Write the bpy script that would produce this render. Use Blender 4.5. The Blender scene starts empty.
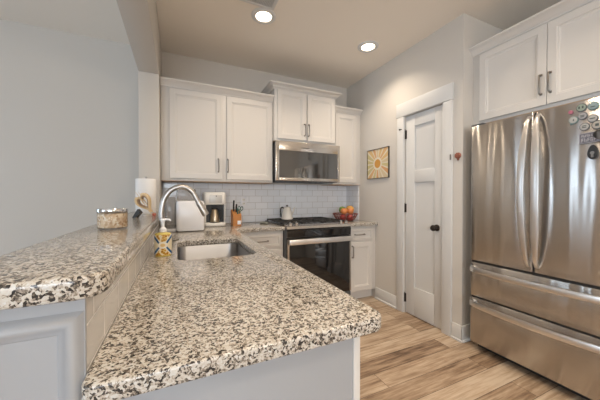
import bpy, bmesh, math, random
from mathutils import Vector, Matrix
random.seed(7)
S = bpy.context.scene
COL = S.collection
R = math.radians
PI = math.pi

# ------------------------------------------------------------------ camera, world, daylight, exposure
cd = bpy.data.cameras.new('camera'); cam = bpy.data.objects.new('camera', cd); COL.objects.link(cam)
cd.sensor_width = 36; cd.lens = 268 / 600 * 36; cd.clip_start = 0.02; cd.clip_end = 100
cam.location = (0, 0, 1.215)
cam.rotation_euler = (R(90) - math.atan(3 / 268), 0, R(-24.5))
S.camera = cam

w = bpy.data.worlds.new('world'); S.world = w; w.use_nodes = True
bg = w.node_tree.nodes['Background']; bg.inputs[0].default_value = (0.62, 0.78, 1.0, 1); bg.inputs[1].default_value = 1.0

def area(name, loc, rot, sx, sy, power, col):
    l = bpy.data.lights.new(name, 'AREA'); l.shape = 'RECTANGLE'; l.size = sx; l.size_y = sy
    l.energy = power; l.color = col
    o = bpy.data.objects.new(name, l); COL.objects.link(o); o.location = loc; o.rotation_euler = rot
    return o
DAY = (0.82, 0.91, 1.0)
# daylight outside the three windows of the living side (behind and left of the camera)
area('daylight', (-3.42, 2.50, 1.20), (0, R(-90), 0), 2.2, 0.5, 26, (0.70, 0.84, 1.0))
area('daylight', (-3.42, -0.80, 1.35), (0, R(-90), 0), 2.0, 2.0, 35, DAY)  # comes through an added window, brightens right wall and door
area('daylight', (-1.2, -4.30, 1.45), (R(128), 0, 0), 2.6, 1.6, 125, (0.84, 0.92, 1.0))   # daylight aimed upward to brighten the ceiling
LAMP_W = 4.9
LAMP_COL = (1.0, 0.83, 0.64)

S.view_settings.view_transform = 'Standard'; S.view_settings.look = 'None'
S.view_settings.gamma = 1; S.view_settings.use_curve_mapping = False
S.view_settings.exposure = 0.32

# ------------------------------------------------------------------ mesh helpers
class MB:
    def __init__(s): s.bm = bmesh.new()
    def _merge(s, t):
        me = bpy.data.meshes.new('t'); t.to_mesh(me); t.free(); s.bm.from_mesh(me); bpy.data.meshes.remove(me)
    def box(s, x0, x1, y0, y1, z0, z1, b=0.0, seg=2):
        t = bmesh.new(); bmesh.ops.create_cube(t, size=1)
        for v in t.verts:
            v.co = Vector(((x0 + x1) / 2 + v.co.x * (x1 - x0), (y0 + y1) / 2 + v.co.y * (y1 - y0), (z0 + z1) / 2 + v.co.z * (z1 - z0)))
        if b: bmesh.ops.bevel(t, geom=t.edges[:], offset=b, segments=seg, affect='EDGES', profile=0.5)
        s._merge(t); return s
    def loops(s, rings, cap0=True, cap1=True, close=False):
        """rings: lists of points of equal length, joined one after another"""
        bm = s.bm; vs = [[bm.verts.new(p) for p in r] for r in rings]
        n = len(vs[0]); m = len(vs)
        for i in range(m if close else m - 1):
            a, b = vs[i], vs[(i + 1) % m]
            for k in range(n):
                bm.faces.new((a[k], a[(k + 1) % n], b[(k + 1) % n], b[k]))
        if not close:
            if cap0: bm.faces.new(vs[0][::-1])
            if cap1: bm.faces.new(vs[-1])
        return s
    def lathe(s, prof, c=(0, 0, 0), seg=32, sx=1, sy=1, cap0=True, cap1=True):
        rings = []
        for r, z in prof:
            r = max(r, 1e-4)
            rings.append([(c[0] + sx * r * math.cos(2 * PI * k / seg), c[1] + sy * r * math.sin(2 * PI * k / seg), c[2] + z) for k in range(seg)])
        return s.loops(rings, cap0, cap1)
    def tube(s, path, r, seg=12, flat=1.0, up=None):
        P = [Vector(p) for p in path]; n = len(P); rr = r if isinstance(r, (list, tuple)) else [r] * n
        T = [(P[min(i + 1, n - 1)] - P[max(i - 1, 0)]).normalized() for i in range(n)]
        u = Vector(up) if up else (Vector((0, 0, 1)) if abs(T[0].z) < 0.9 else Vector((1, 0, 0)))
        rings = []
        for i in range(n):
            side = T[i].cross(u)
            if side.length < 1e-4: side = T[i].cross(Vector((0, 1, 0)))
            side.normalize(); nu = side.cross(T[i]).normalized()
            if not up: u = nu
            rings.append([P[i] + side * math.cos(2 * PI * k / seg) * rr[i] + nu * math.sin(2 * PI * k / seg) * rr[i] * flat for k in range(seg)])
        return s.loops(rings)
    def ribbon(s, path, wv, w, t):
        """rectangular bar along a path; wv = width direction"""
        P = [Vector(p) for p in path]; n = len(P); wv = Vector(wv).normalized()
        ww = w if isinstance(w, (list, tuple)) else [w] * n
        rings = []
        for i in range(n):
            T = (P[min(i + 1, n - 1)] - P[max(i - 1, 0)]).normalized()
            nn = T.cross(wv).normalized(); a = wv * ww[i] / 2; q = nn * t / 2; e = 0.72
            rings.append([P[i] + a * e + q, P[i] - a * e + q, P[i] - a + q * e, P[i] - a - q * e, P[i] - a * e - q, P[i] + a * e - q, P[i] + a - q * e, P[i] + a + q * e])
        return s.loops(rings)
    def panel(s, x0, x1, z0, z1, yf, t, prof):
        """door leaf facing -y: prof = [(inset, depth behind front)]"""
        rings = [(0, t)] + prof
        R_ = [[(x0 + i, yf + d, z0 + i), (x1 - i, yf + d, z0 + i), (x1 - i, yf + d, z1 - i), (x0 + i, yf + d, z1 - i)] for i, d in rings]
        return s.loops(R_)
    def sweep(s, path, prof):
        """moulding: path in xy (outside on the right-hand side), prof = [(out, z)]"""
        P = [Vector((p[0], p[1])) for p in path]; n = len(P); rings = []
        for i in range(n):
            ns = []
            if i > 0: d = (P[i] - P[i - 1]).normalized(); ns.append(Vector((d.y, -d.x)))
            if i < n - 1: d = (P[i + 1] - P[i]).normalized(); ns.append(Vector((d.y, -d.x)))
            if len(ns) == 2: m = (ns[0] + ns[1]); m = m / max(m.dot(ns[0]), 1e-4)
            else: m = ns[0]
            rings.append([(P[i].x + m.x * o, P[i].y + m.y * o, z) for o, z in prof])
        return s.loops(rings)
    def ball(s, c, r, seg=20, rings=12, sq=(1, 1, 1)):
        t = bmesh.new(); bmesh.ops.create_uvsphere(t, u_segments=seg, v_segments=rings, radius=r)
        for v in t.verts: v.co = Vector((c[0] + v.co.x * sq[0], c[1] + v.co.y * sq[1], c[2] + v.co.z * sq[2]))
        s._merge(t); return s
    def xf(s, m):
        bmesh.ops.transform(s.bm, matrix=m, verts=s.bm.verts[:]); return s
    def build(s, name, mat, parent=None, ang=38, loc=None):
        bmesh.ops.remove_doubles(s.bm, verts=s.bm.verts[:], dist=1e-5)
        bmesh.ops.recalc_face_normals(s.bm, faces=s.bm.faces[:])
        me = bpy.data.meshes.new(name); s.bm.to_mesh(me); s.bm.free()
        uv = me.uv_layers.new(name='grain').data                   # grain direction for brushed metal: u runs up
        for lp in me.loops: q = me.vertices[lp.vertex_index].co; uv[lp.index].uv = (q.z, q.x)
        me.polygons.foreach_set('use_smooth', [True] * len(me.polygons))
        me.set_sharp_from_angle(angle=R(ang))
        me.materials.append(mat)
        o = bpy.data.objects.new(name, me); COL.objects.link(o)
        if parent: o.parent = parent
        if loc: o.location = loc
        return o

def tag(o, label=None, cat=None, group=None, kind=None):
    if label: o['label'] = label
    if cat: o['category'] = cat
    if group: o['group'] = group
    if kind: o['kind'] = kind
    return o
def thing(name, label, cat, loc=(0, 0, 0), rz=0, group=None, kind=None):
    o = bpy.data.objects.new(name, None); o.empty_display_size = 0.1; COL.objects.link(o)
    o.location = loc; o.rotation_euler = (0, 0, rz)
    return tag(o, label, cat, group, kind)
def struct(o, label=None, cat=None): return tag(o, label, cat, kind='structure')
def copy_tree(o, parent=None):
    c = o.copy(); COL.objects.link(c)
    if parent: c.parent = parent
    for ch in list(o.children): copy_tree(ch, c)
    return c
def rrect(x0, x1, y0, y1, r, n=6, corners=(1, 1, 1, 1)):
    """rounded rectangle, counter-clockwise from lower left"""
    out = []
    for (cx, cy, a0), on in zip(((x0, y0, 180), (x1, y0, 270), (x1, y1, 0), (x0, y1, 90)), corners):
        rr = r if on is True or on == 1 else on
        sx = 1 if cx == x0 else -1; sy = 1 if cy == y0 else -1
        for k in range(n + 1):
            a = R(a0 + 90 * k / n); out.append((cx + sx * rr + rr * math.cos(a), cy + sy * rr + rr * math.sin(a)))
    return out
def slab(name, outlines, z0, z1, mat, b=0.007, parent=None, res=3):
    """flat stone slab with eased edges; outlines[0] outer, the rest holes"""
    cu = bpy.data.curves.new(name, 'CURVE'); cu.dimensions = '2D'; cu.fill_mode = 'BOTH'
    for o in outlines:
        sp = cu.splines.new('POLY'); sp.points.add(len(o) - 1); sp.use_cyclic_u = True
        for p, q in zip(sp.points, o): p.co = (q[0], q[1], 0, 1)
    cu.extrude = (z1 - z0) / 2 - b; cu.bevel_depth = b; cu.bevel_resolution = res; cu.offset = -b
    t = bpy.data.objects.new('t', cu); COL.objects.link(t)
    bpy.context.view_layer.update()
    me = bpy.data.meshes.new_from_object(t.evaluated_get(bpy.context.evaluated_depsgraph_get()))
    bpy.data.objects.remove(t); bpy.data.curves.remove(cu)
    bm = bmesh.new(); bm.from_mesh(me); bmesh.ops.remove_doubles(bm, verts=bm.verts[:], dist=1e-5)
    for v in bm.verts: v.co.z += (z0 + z1) / 2
    bpy.data.meshes.remove(me)
    m = MB(); m.bm.free(); m.bm = bm
    return m.build(name, mat, parent)

# ------------------------------------------------------------------ materials
MATS = {}
def mat(name, col, rough=0.5, metal=0.0, bump=None, **kw):
    m = bpy.data.materials.new(name); m.use_nodes = True; nt = m.node_tree; b = nt.nodes['Principled BSDF']
    b.inputs['Base Color'].default_value = (*col, 1); b.inputs['Roughness'].default_value = rough; b.inputs['Metallic'].default_value = metal
    for k, v in kw.items():
        b.inputs[k.replace('_', ' ')].default_value = v
    if bump:                                                # (scale, strength, distance)
        tc = nt.nodes.new('ShaderNodeTexCoord'); n = nt.nodes.new('ShaderNodeTexNoise'); n.inputs['Scale'].default_value = bump[0]; n.inputs['Detail'].default_value = 3
        bp = nt.nodes.new('ShaderNodeBump'); bp.inputs['Strength'].default_value = bump[1]; bp.inputs['Distance'].default_value = bump[2]
        nt.links.new(tc.outputs['Object'], n.inputs['Vector']); nt.links.new(n.outputs[0], bp.inputs['Height']); nt.links.new(bp.outputs[0], b.inputs['Normal'])
    MATS[name] = m
    return m
class NT:
    """tiny node-graph helper"""
    def __init__(s, m): s.nt = m.node_tree; s.b = s.nt.nodes['Principled BSDF']
    def n(s, typ, **kw):
        x = s.nt.nodes.new('ShaderNode' + typ)
        for k, v in kw.items(): setattr(x, k, v)
        return x
    def set(s, node, key, v):
        if hasattr(v, 'is_output') or hasattr(v, 'links'): s.nt.links.new(v, node.inputs[key])
        else: node.inputs[key].default_value = v
    def math(s, op, a, b=None, c=None):
        x = s.n('Math', operation=op); s.set(x, 0, a)
        if b is not None: s.set(x, 1, b)
        if c is not None: s.set(x, 2, c)
        return x.outputs[0]
    def mix(s, f, a, b, blend='MIX'):
        x = s.n('Mix', data_type='RGBA', blend_type=blend)
        s.set(x, 0, f); s.set(x, 6, a); s.set(x, 7, b); return x.outputs[2]
    def ramp(s, f, stops, interp='LINEAR'):
        x = s.n('ValToRGB'); cr = x.color_ramp; cr.interpolation = interp
        while len(cr.elements) < len(stops): cr.elements.new(0.5)
        for e, (p, c) in zip(cr.elements, stops): e.position = p; e.color = (*c, 1) if len(c) == 3 else c
        s.set(x, 0, f); return x.outputs[0]
    def coord(s, which='Object'): return s.n('TexCoord').outputs[which]
    def noise(s, vec, scale, detail=2, rough=0.5):
        x = s.n('TexNoise'); s.set(x, 'Vector', vec); s.set(x, 'Scale', scale); s.set(x, 'Detail', detail); s.set(x, 'Roughness', rough); return x.outputs[0]
    def mapping(s, vec, loc=(0, 0, 0), rot=(0, 0, 0), scale=(1, 1, 1)):
        x = s.n('Mapping'); s.set(x, 0, vec); x.inputs[1].default_value = loc; x.inputs[2].default_value = rot; x.inputs[3].default_value = scale; return x.outputs[0]
    def sep(s, vec): x = s.n('SeparateXYZ'); s.set(x, 0, vec); return x.outputs
    def comb(s, a, b, c): x = s.n('CombineXYZ'); s.set(x, 0, a); s.set(x, 1, b); s.set(x, 2, c); return x.outputs[0]
    def bump(s, h, strength, dist):
        x = s.n('Bump'); s.set(x, 'Height', h); s.set(x, 'Strength', strength); s.set(x, 'Distance', dist); s.set(s.b, 'Normal', x.outputs[0]); return x

WALL = mat('greige_wall_paint', (0.63, 0.60, 0.56), 0.85, bump=(180, 0.05, 0.002))
CEIL = mat('ceiling_paint', (0.88, 0.825, 0.75), 0.9, bump=(120, 0.06, 0.002))
TRIM = mat('white_trim_paint', (0.67, 0.675, 0.675), 0.4)
CAB = mat('white_cabinet_paint', (0.68, 0.655, 0.625), 0.38, bump=(60, 0.02, 0.001))
GREYCAB = mat('painted_peninsula_panel', (0.375, 0.39, 0.415), 0.42, bump=(60, 0.02, 0.001))
WOODBOT = mat('maple_underside', (0.50, 0.33, 0.19), 0.5, bump=(40, 0.05, 0.002))
NICKEL = mat('brushed_nickel', (0.46, 0.44, 0.42), 0.33, 1.0, bump=(300, 0.03, 0.001))
SATIN = mat('satin_silver', (0.55, 0.55, 0.54), 0.5, 0.6)
CHROME = mat('chrome', (0.72, 0.73, 0.74), 0.12, 1.0)
PULL = mat('pewter_pull', (0.26, 0.24, 0.22), 0.35, 1.0)
BRONZE = mat('dark_bronze', (0.06, 0.05, 0.045), 0.4, 0.8)
BLACKGLASS = mat('black_glass', (0.012, 0.012, 0.013), 0.04, IOR=1.6)
MWGLASS = mat('microwave_glass', (0.03, 0.03, 0.03), 0.06, IOR=2.1)
BLACK = mat('black_plastic', (0.02, 0.02, 0.021), 0.4)
IRON = mat('cast_iron', (0.025, 0.024, 0.023), 0.55, bump=(200, 0.2, 0.002))
GREYBODY = mat('dark_grey_appliance_side', (0.10, 0.10, 0.105), 0.5)
WHITEPL = mat('white_plastic', (0.86, 0.87, 0.91), 0.25)
CREAMPL = mat('cream_plastic', (0.80, 0.79, 0.76), 0.3)
PAPER = mat('paper_towel', (0.80, 0.79, 0.78), 0.95, bump=(90, 0.3, 0.003))
PALEWOOD = mat('pale_carved_wood', (0.62, 0.46, 0.27), 0.5, bump=(50, 0.15, 0.003))
BLOCKWOOD = mat('honey_block_wood', (0.52, 0.22, 0.065), 0.42, bump=(60, 0.1, 0.002))
RED = mat('red_glaze', (0.35, 0.04, 0.03), 0.35)
COPPER = mat('copper_red_metal', (0.32, 0.13, 0.09), 0.4, 0.6, bump=(120, 0.4, 0.004))
BLADE = mat('knife_steel', (0.6, 0.6, 0.6), 0.25, 1.0)
TEAL = mat('dark_teal_plastic', (0.03, 0.13, 0.12), 0.4)
ENAMEL = mat('white_enamel', (0.76, 0.73, 0.68), 0.18)
GREYCER = mat('grey_green_ceramic', (0.27, 0.28, 0.24), 0.35, bump=(60, 0.1, 0.002))
BOWLRED = mat('red_woven_bowl', (0.21, 0.055, 0.04), 0.5, bump=(90, 0.6, 0.006))
PEACH = mat('orange_fruit_skin', (0.62, 0.22, 0.07), 0.45, bump=(180, 0.15, 0.002))
GOLD = mat('golden_fruit_skin', (0.62, 0.34, 0.08), 0.45, bump=(180, 0.15, 0.002))
GREEN = mat('green_fruit_skin', (0.13, 0.24, 0.05), 0.4, bump=(120, 0.15, 0.002))
APPLE = mat('red_apple_skin', (0.42, 0.05, 0.05), 0.35, bump=(60, 0.05, 0.002))
STEM = mat('brown_stem', (0.12, 0.07, 0.03), 0.7)
GLOW = mat('lamp_diffuser', (1, 1, 1), 0.5)
GLOW.node_tree.nodes['Principled BSDF'].inputs['Emission Color'].default_value = (1.0, 0.80, 0.56, 1)
GLOW.node_tree.nodes['Principled BSDF'].inputs['Emission Strength'].default_value = 9.0
GLOBE = GLOW.copy(); GLOBE.name = 'fill_globe_glow'  # glow of the added, unseen fill globe
GLOBE.node_tree.nodes['Principled BSDF'].inputs['Emission Color'].default_value = (1.0, 0.84, 0.66, 1)
GLOBE.node_tree.nodes['Principled BSDF'].inputs['Emission Strength'].default_value = 60.0

def clear(name, tint, alpha, rough=0.05, ior=1.5):
    """thin clear glass or plastic: mostly see-through with a fresnel gloss"""
    m = bpy.data.materials.new(name); m.use_nodes = True; nt = m.node_tree; nt.nodes.remove(nt.nodes['Principled BSDF'])
    out = nt.nodes['Material Output']; tr = nt.nodes.new('ShaderNodeBsdfTransparent'); tr.inputs[0].default_value = (*tint, 1)
    gl = nt.nodes.new('ShaderNodeBsdfGlossy'); gl.inputs['Roughness'].default_value = rough
    df = nt.nodes.new('ShaderNodeBsdfDiffuse'); df.inputs[0].default_value = (0.6, 0.6, 0.6, 1)
    fr = nt.nodes.new('ShaderNodeFresnel'); fr.inputs[0].default_value = ior
    m1 = nt.nodes.new('ShaderNodeMixShader'); m1.inputs[0].default_value = alpha
    m2 = nt.nodes.new('ShaderNodeMixShader')
    nt.links.new(tr.outputs[0], m1.inputs[1]); nt.links.new(df.outputs[0], m1.inputs[2])
    nt.links.new(fr.outputs[0], m2.inputs[0]); nt.links.new(m1.outputs[0], m2.inputs[1]); nt.links.new(gl.outputs[0], m2.inputs[2])
    nt.links.new(m2.outputs[0], out.inputs[0])
    return m
GLASS = clear('clear_glass', (0.96, 0.97, 0.97), 0.06, 0.04, 1.18)
SMOKE = clear('smoky_clear_plastic', (0.86, 0.84, 0.84), 0.30, 0.15)
PANE = clear('window_glass', (0.97, 0.98, 0.98), 0.0)

# granite
GRAN = mat('speckled_granite', (0.5, 0.45, 0.38), 0.13, IOR=1.5)
g = NT(GRAN); co = g.coord()
warp = g.n('TexNoise'); g.set(warp, 'Vector', co); g.set(warp, 'Scale', 70.0); g.set(warp, 'Detail', 2.0)
ms = g.n('VectorMath', operation='SCALE'); g.set(ms, 0, warp.outputs['Color']); g.set(ms, 'Scale', 0.012)
ad = g.n('VectorMath', operation='ADD'); g.set(ad, 0, co); g.set(ad, 1, ms.outputs[0])
v1 = g.n('TexVoronoi'); g.set(v1, 'Vector', ad.outputs[0]); g.set(v1, 'Scale', 210.0)
v2 = g.n('TexVoronoi'); g.set(v2, 'Vector', ad.outputs[0]); g.set(v2, 'Scale', 420.0)
r1 = g.sep(v1.outputs['Color'])[0]; r2 = g.sep(v2.outputs['Color'])[1]
nz = g.noise(co, 55.0, 3, 0.6)
val = g.math('ADD', g.math('MULTIPLY', r1, 0.52), g.math('ADD', g.math('MULTIPLY', r2, 0.22), g.math('MULTIPLY', nz, 0.5)))
colr = g.ramp(val, [(0.0, (0.02, 0.02, 0.021)), (0.38, (0.04, 0.036, 0.034)), (0.47, (0.12, 0.10, 0.083)), (0.55, (0.32, 0.265, 0.21)),
                    (0.63, (0.56, 0.49, 0.41)), (0.74, (0.68, 0.62, 0.54)), (0.9, (0.72, 0.69, 0.64)), (1.0, (0.75, 0.74, 0.72))])
g.set(g.b, 'Base Color', g.mix(1.0, colr, (0.88, 0.90, 0.92, 1), 'MULTIPLY'))

# glossy white subway tile: ax = which object axis runs along the wall
def tilemat(name, ax, zoff, col=(0.86, 0.88, 0.92), grout=(0.50, 0.49, 0.48)):
    m = mat(name, col, 0.12); t = NT(m); c = t.sep(t.coord())
    vec = t.comb(c[ax], t.math('SUBTRACT', c[2], zoff), 0.0)
    br = t.n('TexBrick'); br.offset = 0.5
    t.set(br, 'Vector', vec); t.set(br, 'Scale', 1.0); t.set(br, 'Brick Width', 0.1545); t.set(br, 'Row Height', 0.0782)
    t.set(br, 'Mortar Size', 0.0022); t.set(br, 'Mortar Smooth', 0.3); t.set(br, 'Bias', 0.0)
    t.set(br, 'Color1', (*col, 1)); t.set(br, 'Color2', (col[0] * 0.93, col[1] * 0.94, col[2] * 0.95, 1)); t.set(br, 'Mortar', (*grout, 1))
    t.set(t.b, 'Base Color', br.outputs[0])
    t.set(t.b, 'Roughness', t.math('ADD', t.math('MULTIPLY', br.outputs[1], 0.6), 0.10))
    # each tile sits at a slightly different tilt, grout is sunk
    wob = t.noise(vec, 7.0, 1)
    t.bump(t.math('ADD', t.math('MULTIPLY', t.math('SUBTRACT', 1.0, br.outputs[1]), 1.0), t.math('MULTIPLY', wob, 1.5)), 0.5, 0.0016)
    return m
TILEX = tilemat('white_subway_tile_along', 0, 0.914)
TILEY = tilemat('white_subway_tile_side', 1, 0.914)
TILE_BAR_REFL = tilemat('bar_tile_reflection_tint', 1, 0.914, (0.74, 0.72, 0.70), (0.86, 0.85, 0.84))  # same white tile; granite reflection put into duller tile and paler grout colour

# plank floor
FLOOR = mat('oak_plank_floor', (0.4, 0.28, 0.18), 0.42)
g = NT(FLOOR); co = g.coord(); c = g.sep(co)
br = g.n('TexBrick'); br.offset = 0.37; br.offset_frequency = 2
g.set(br, 'Vector', g.comb(c[0], c[1], 0.0)); g.set(br, 'Scale', 1.0); g.set(br, 'Brick Width', 1.22); g.set(br, 'Row Height', 0.145)
g.set(br, 'Mortar Size', 0.0016); g.set(br, 'Mortar Smooth', 0.2)
g.set(br, 'Color1', (0, 0, 0, 1)); g.set(br, 'Color2', (1, 1, 1, 1)); g.set(br, 'Mortar', (0.5, 0.5, 0.5, 1))
rnd = g.sep(br.outputs[0])[0]
shift = g.comb(g.math('MULTIPLY', rnd, 7.0), g.math('MULTIPLY', rnd, 3.0), 0.0)
va = g.n('VectorMath', operation='ADD'); g.set(va, 0, co); g.set(va, 1, shift)
gr = g.noise(g.mapping(va.outputs[0], scale=(2.2, 30, 1)), 1.6, 6, 0.62)
gr2 = g.noise(g.mapping(va.outputs[0], scale=(1.0, 5.0, 1)), 2.4, 4, 0.6)
f = g.math('ADD', g.math('MULTIPLY', rnd, 0.30), g.math('ADD', g.math('MULTIPLY', gr, 0.75), g.math('MULTIPLY', gr2, 0.55)))
base = g.ramp(f, [(0.54, (0.10, 0.06, 0.038)), (0.66, (0.25, 0.165, 0.105)), (0.78, (0.39, 0.28, 0.19)), (0.90, (0.52, 0.40, 0.29)), (1.0, (0.60, 0.49, 0.375))])
g.set(g.b, 'Base Color', g.mix(br.outputs[1], base, (0.07, 0.045, 0.028, 1)))
g.bump(g.math('SUBTRACT', g.math('MULTIPLY', gr, 0.3), br.outputs[1]), 0.35, 0.0012)

# stainless steel: brushed along x of the object (local), broad sheet-metal waves
def steel(name, col, rough, wave=0.0, groove=0.1, aniso=0.6):
    m = mat(name, col, rough, 1.0); t = NT(m)
    tg = t.n('Tangent', direction_type='UV_MAP'); t.set(t.b, 'Tangent', tg.outputs[0]); t.b.inputs['Anisotropic'].default_value = aniso
    co = t.coord()
    h = t.math('MULTIPLY', t.noise(t.mapping(co, scale=(3, 3, 420)), 1.0, 2), groove)      # fine grooves run sideways
    if wave:
        h = t.math('ADD', h, t.math('MULTIPLY', t.noise(t.mapping(co, rot=(0, R(8), 0), scale=(7.0, 7.0, 0.9)), 1.0, 1), wave))
    t.bump(h, 0.6, 0.004)
    return m
STEEL = steel('stainless_steel', (0.58, 0.55, 0.52), 0.24)
FRIDGE = steel('stainless_door_skin', (0.55, 0.525, 0.50), 0.26, 7.0, 0.05, 0.97)
BAR = mat('satin_steel_bar', (0.80, 0.785, 0.77), 0.34, 1.0)
SINK = steel('sink_steel', (0.40, 0.40, 0.41), 0.34)

# talavera-style glaze for the soap bottle (x across, z up, object space, 0.074 wide, 0.115 tall)
SOAP = mat('painted_ceramic', (0.8, 0.75, 0.6), 0.2)
g = NT(SOAP); co = g.coord(); c = g.sep(co)
x_ = g.math('DIVIDE', g.math('ABSOLUTE', c[0]), 0.0405); z_ = g.math('DIVIDE', g.math('SUBTRACT', c[2], 0.058), 0.058); za = g.math('ABSOLUTE', z_)
d_ = g.math('SUBTRACT', x_, g.math('MULTIPLY', za, 1.0))
scroll = g.n('TexVoronoi'); g.set(scroll, 'Vector', co); g.set(scroll, 'Scale', 90.0)
sc = g.ramp(scroll.outputs['Distance'], [(0.0, (0.10, 0.05, 0.02)), (0.30, (0.42, 0.18, 0.02)), (0.55, (0.62, 0.38, 0.05)), (0.75, (0.82, 0.76, 0.58))])
blue = (0.02, 0.10, 0.24, 1); cream = (0.80, 0.77, 0.68, 1)
col = g.mix(g.math('GREATER_THAN', d_, 0.0), sc, (0.78, 0.70, 0.50, 1))
col = g.mix(g.math('LESS_THAN', g.math('ABSOLUTE', g.math('SUBTRACT', d_, 0.06)), 0.08), col, cream)
col = g.mix(g.math('LESS_THAN', g.math('ABSOLUTE', g.math('SUBTRACT', d_, 0.24)), 0.13), col, blue)
med = g.math('ADD', g.math('POWER', g.math('DIVIDE', x_, 0.55), 2.0), g.math('POWER', g.math('DIVIDE', za, 0.30), 2.0))
col = g.mix(g.math('LESS_THAN', med, 1.0), col, cream)
col = g.mix(g.math('LESS_THAN', med, 0.25), col, (0.70, 0.50, 0.22, 1))
col = g.mix(g.math('GREATER_THAN', za, 0.90), col, (0.74, 0.60, 0.16, 1))
g.set(g.b, 'Base Color', col)

# sunburst picture (object space: y across, z up, centred)
SUN = mat('sunburst_print', (0.7, 0.5, 0.3), 0.6)
g = NT(SUN); co = g.coord(); c = g.sep(co)
ang = g.math('ARCTAN2', c[2], c[1]); rad = g.math('SQRT', g.math('ADD', g.math('MULTIPLY', c[1], c[1]), g.math('MULTIPLY', c[2], c[2])))
NR = 18
k = g.math('MULTIPLY', g.math('ADD', ang, PI), NR / (2 * PI)); cell = g.math('FLOOR', k); fr = g.math('FRACT', k)
wn = g.n('TexWhiteNoise', noise_dimensions='1D'); g.set(wn, 'W', cell)
raycol = g.ramp(wn.outputs['Value'], [(0.0, (0.62, 0.28, 0.09)), (0.25, (0.66, 0.42, 0.15)), (0.5, (0.52, 0.45, 0.20)), (0.7, (0.62, 0.50, 0.32)), (0.9, (0.64, 0.34, 0.12))], 'CONSTANT')
blot = g.noise(co, 40.0, 3)
raycol = g.mix(g.math('MULTIPLY', blot, 0.5), raycol, (0.70, 0.58, 0.38, 1))
gap = g.math('LESS_THAN', g.math('ABSOLUTE', g.math('SUBTRACT', fr, 0.5)), 0.36)
col = g.mix(gap, (0.72, 0.66, 0.53, 1), raycol)
col = g.mix(g.math('LESS_THAN', rad, 0.075), col, (0.72, 0.66, 0.53, 1))
col = g.mix(g.math('LESS_THAN', rad, 0.052), col, (0.60, 0.30, 0.06, 1))
g.set(g.b, 'Base Color', col)

# oat flakes
OATS = mat('oat_flakes', (0.6, 0.42, 0.25), 0.8)
g = NT(OATS); co = g.coord(); v = g.n('TexVoronoi'); g.set(v, 'Vector', co); g.set(v, 'Scale', 130.0)
g.set(g.b, 'Base Color', g.ramp(g.sep(v.outputs['Color'])[0], [(0, (0.42, 0.25, 0.13)), (0.4, (0.64, 0.45, 0.28)), (0.8, (0.74, 0.60, 0.43)), (1, (0.80, 0.72, 0.60))]))
g.bump(v.outputs['Distance'], 0.4, 0.002)

# ------------------------------------------------------------------ room shell
XR, YB, ZC = 2.165, 3.17, 2.74          # right wall, back wall, ceiling
XL, YF, XE = -3.2, -4.1, 2.92           # living-room left wall, front wall, wall behind the refrigerator
m = MB(); m.box(XL - .12, XE + .12, YF - .12, YB + .12, -0.1, 0); struct(m.build('floor', FLOOR), 'warm brown wood plank floor', 'floor')
m = MB(); m.box(XL - .12, XE + .12, YF - .12, YB + .12, ZC, ZC + 0.1); struct(m.build('ceiling', CEIL), 'plain painted ceiling', 'ceiling')
m = MB(); m.box(XL - .12, XE + .12, YB, YB + 0.12, 0, ZC); struct(m.build('wall_back', WALL), 'long greige back wall', 'wall')
m = MB()
m.box(XR, XR + .12, 1.475, 1.655, 0, ZC); m.box(XR, XR + .12, 2.105, YB, 0, ZC); m.box(XR, XR + .12, 1.655, 2.105, 2.055, ZC)
m.box(XR + .12, XE, 1.475, 1.595, 0, ZC)
struct(m.build('wall_right', WALL), 'right pantry wall with the white door', 'wall')
m = MB(); m.box(XE, XE + .12, YF, YB, 0, ZC); struct(m.build('wall_alcove', WALL), 'wall behind the refrigerator', 'wall')
m = MB()    # left wall with two window openings
WIN = [(2.22, 2.78, 0.10, 2.30), (-1.80, 0.20, 0.35, 2.35)]  # second opening is an added, unseen window for extra side light
m.box(XL - .12, XL, YF, -1.80, 0, ZC); m.box(XL - .12, XL, .20, 2.22, 0, ZC); m.box(XL - .12, XL, 2.78, YB, 0, ZC)
for wy0, wy1, wz0, wz1 in WIN: m.box(XL - .12, XL, wy0, wy1, 0, wz0); m.box(XL - .12, XL, wy0, wy1, wz1, ZC)
struct(m.build('wall_left', WALL), 'left living room wall', 'wall')
m = MB()    # front wall behind the camera, opening x -2.5..0.1, z 0.45..2.45
fx0, fx1, fz0, fz1 = -2.5, 0.1, 0.45, 2.45
m.box(XL, fx0, YF - .12, YF, 0, ZC); m.box(fx1, XE, YF - .12, YF, 0, ZC); m.box(fx0, fx1, YF - .12, YF, 0, fz0); m.box(fx0, fx1, YF - .12, YF, fz1, ZC)
struct(m.build('wall_front', WALL), 'wall behind the viewer', 'wall')
for wi, (wy0, wy1, wz0, wz1) in enumerate(WIN):
    wn_ = thing('window_%d' % (wi * 2 + 1), 'unseen tall window in the left living room wall', 'window', kind='structure')
    m = MB()
    for a, b in ((wy0, wy0 + .05), (wy1 - .05, wy1)): m.box(XL - .09, XL - .02, a, b, wz0, wz1)
    for a, b in ((wz0, wz0 + .06), (wz1 - .06, wz1), (1.22, 1.26)): m.box(XL - .085, XL - .025, wy0, wy1, a, b)
    m.build('window_frame', TRIM, wn_)
    MB().box(XL - .06, XL - .055, wy0, wy1, wz0, wz1).build('pane', PANE, wn_)
d2_ = thing('streak_door', 'added unseen white door that reflects as pale streaks in the refrigerator', 'door', (-2.35, YB - .012, 0), kind='structure')  # unseen door added for pale streaks in the refrigerator's reflection
MB().box(0, .76, -.004, .010, .005, 2.03).build('door_leaf', TRIM, d2_)
m = MB()
for a, b, c_, d in ((-.10, 0, 0, 2.03), (.76, .86, 0, 2.03), (-.11, .87, 2.03, 2.16)): m.box(a, b, -.012, .0115, c_, d, .003)
m.build('casing', TRIM, d2_)
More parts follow.
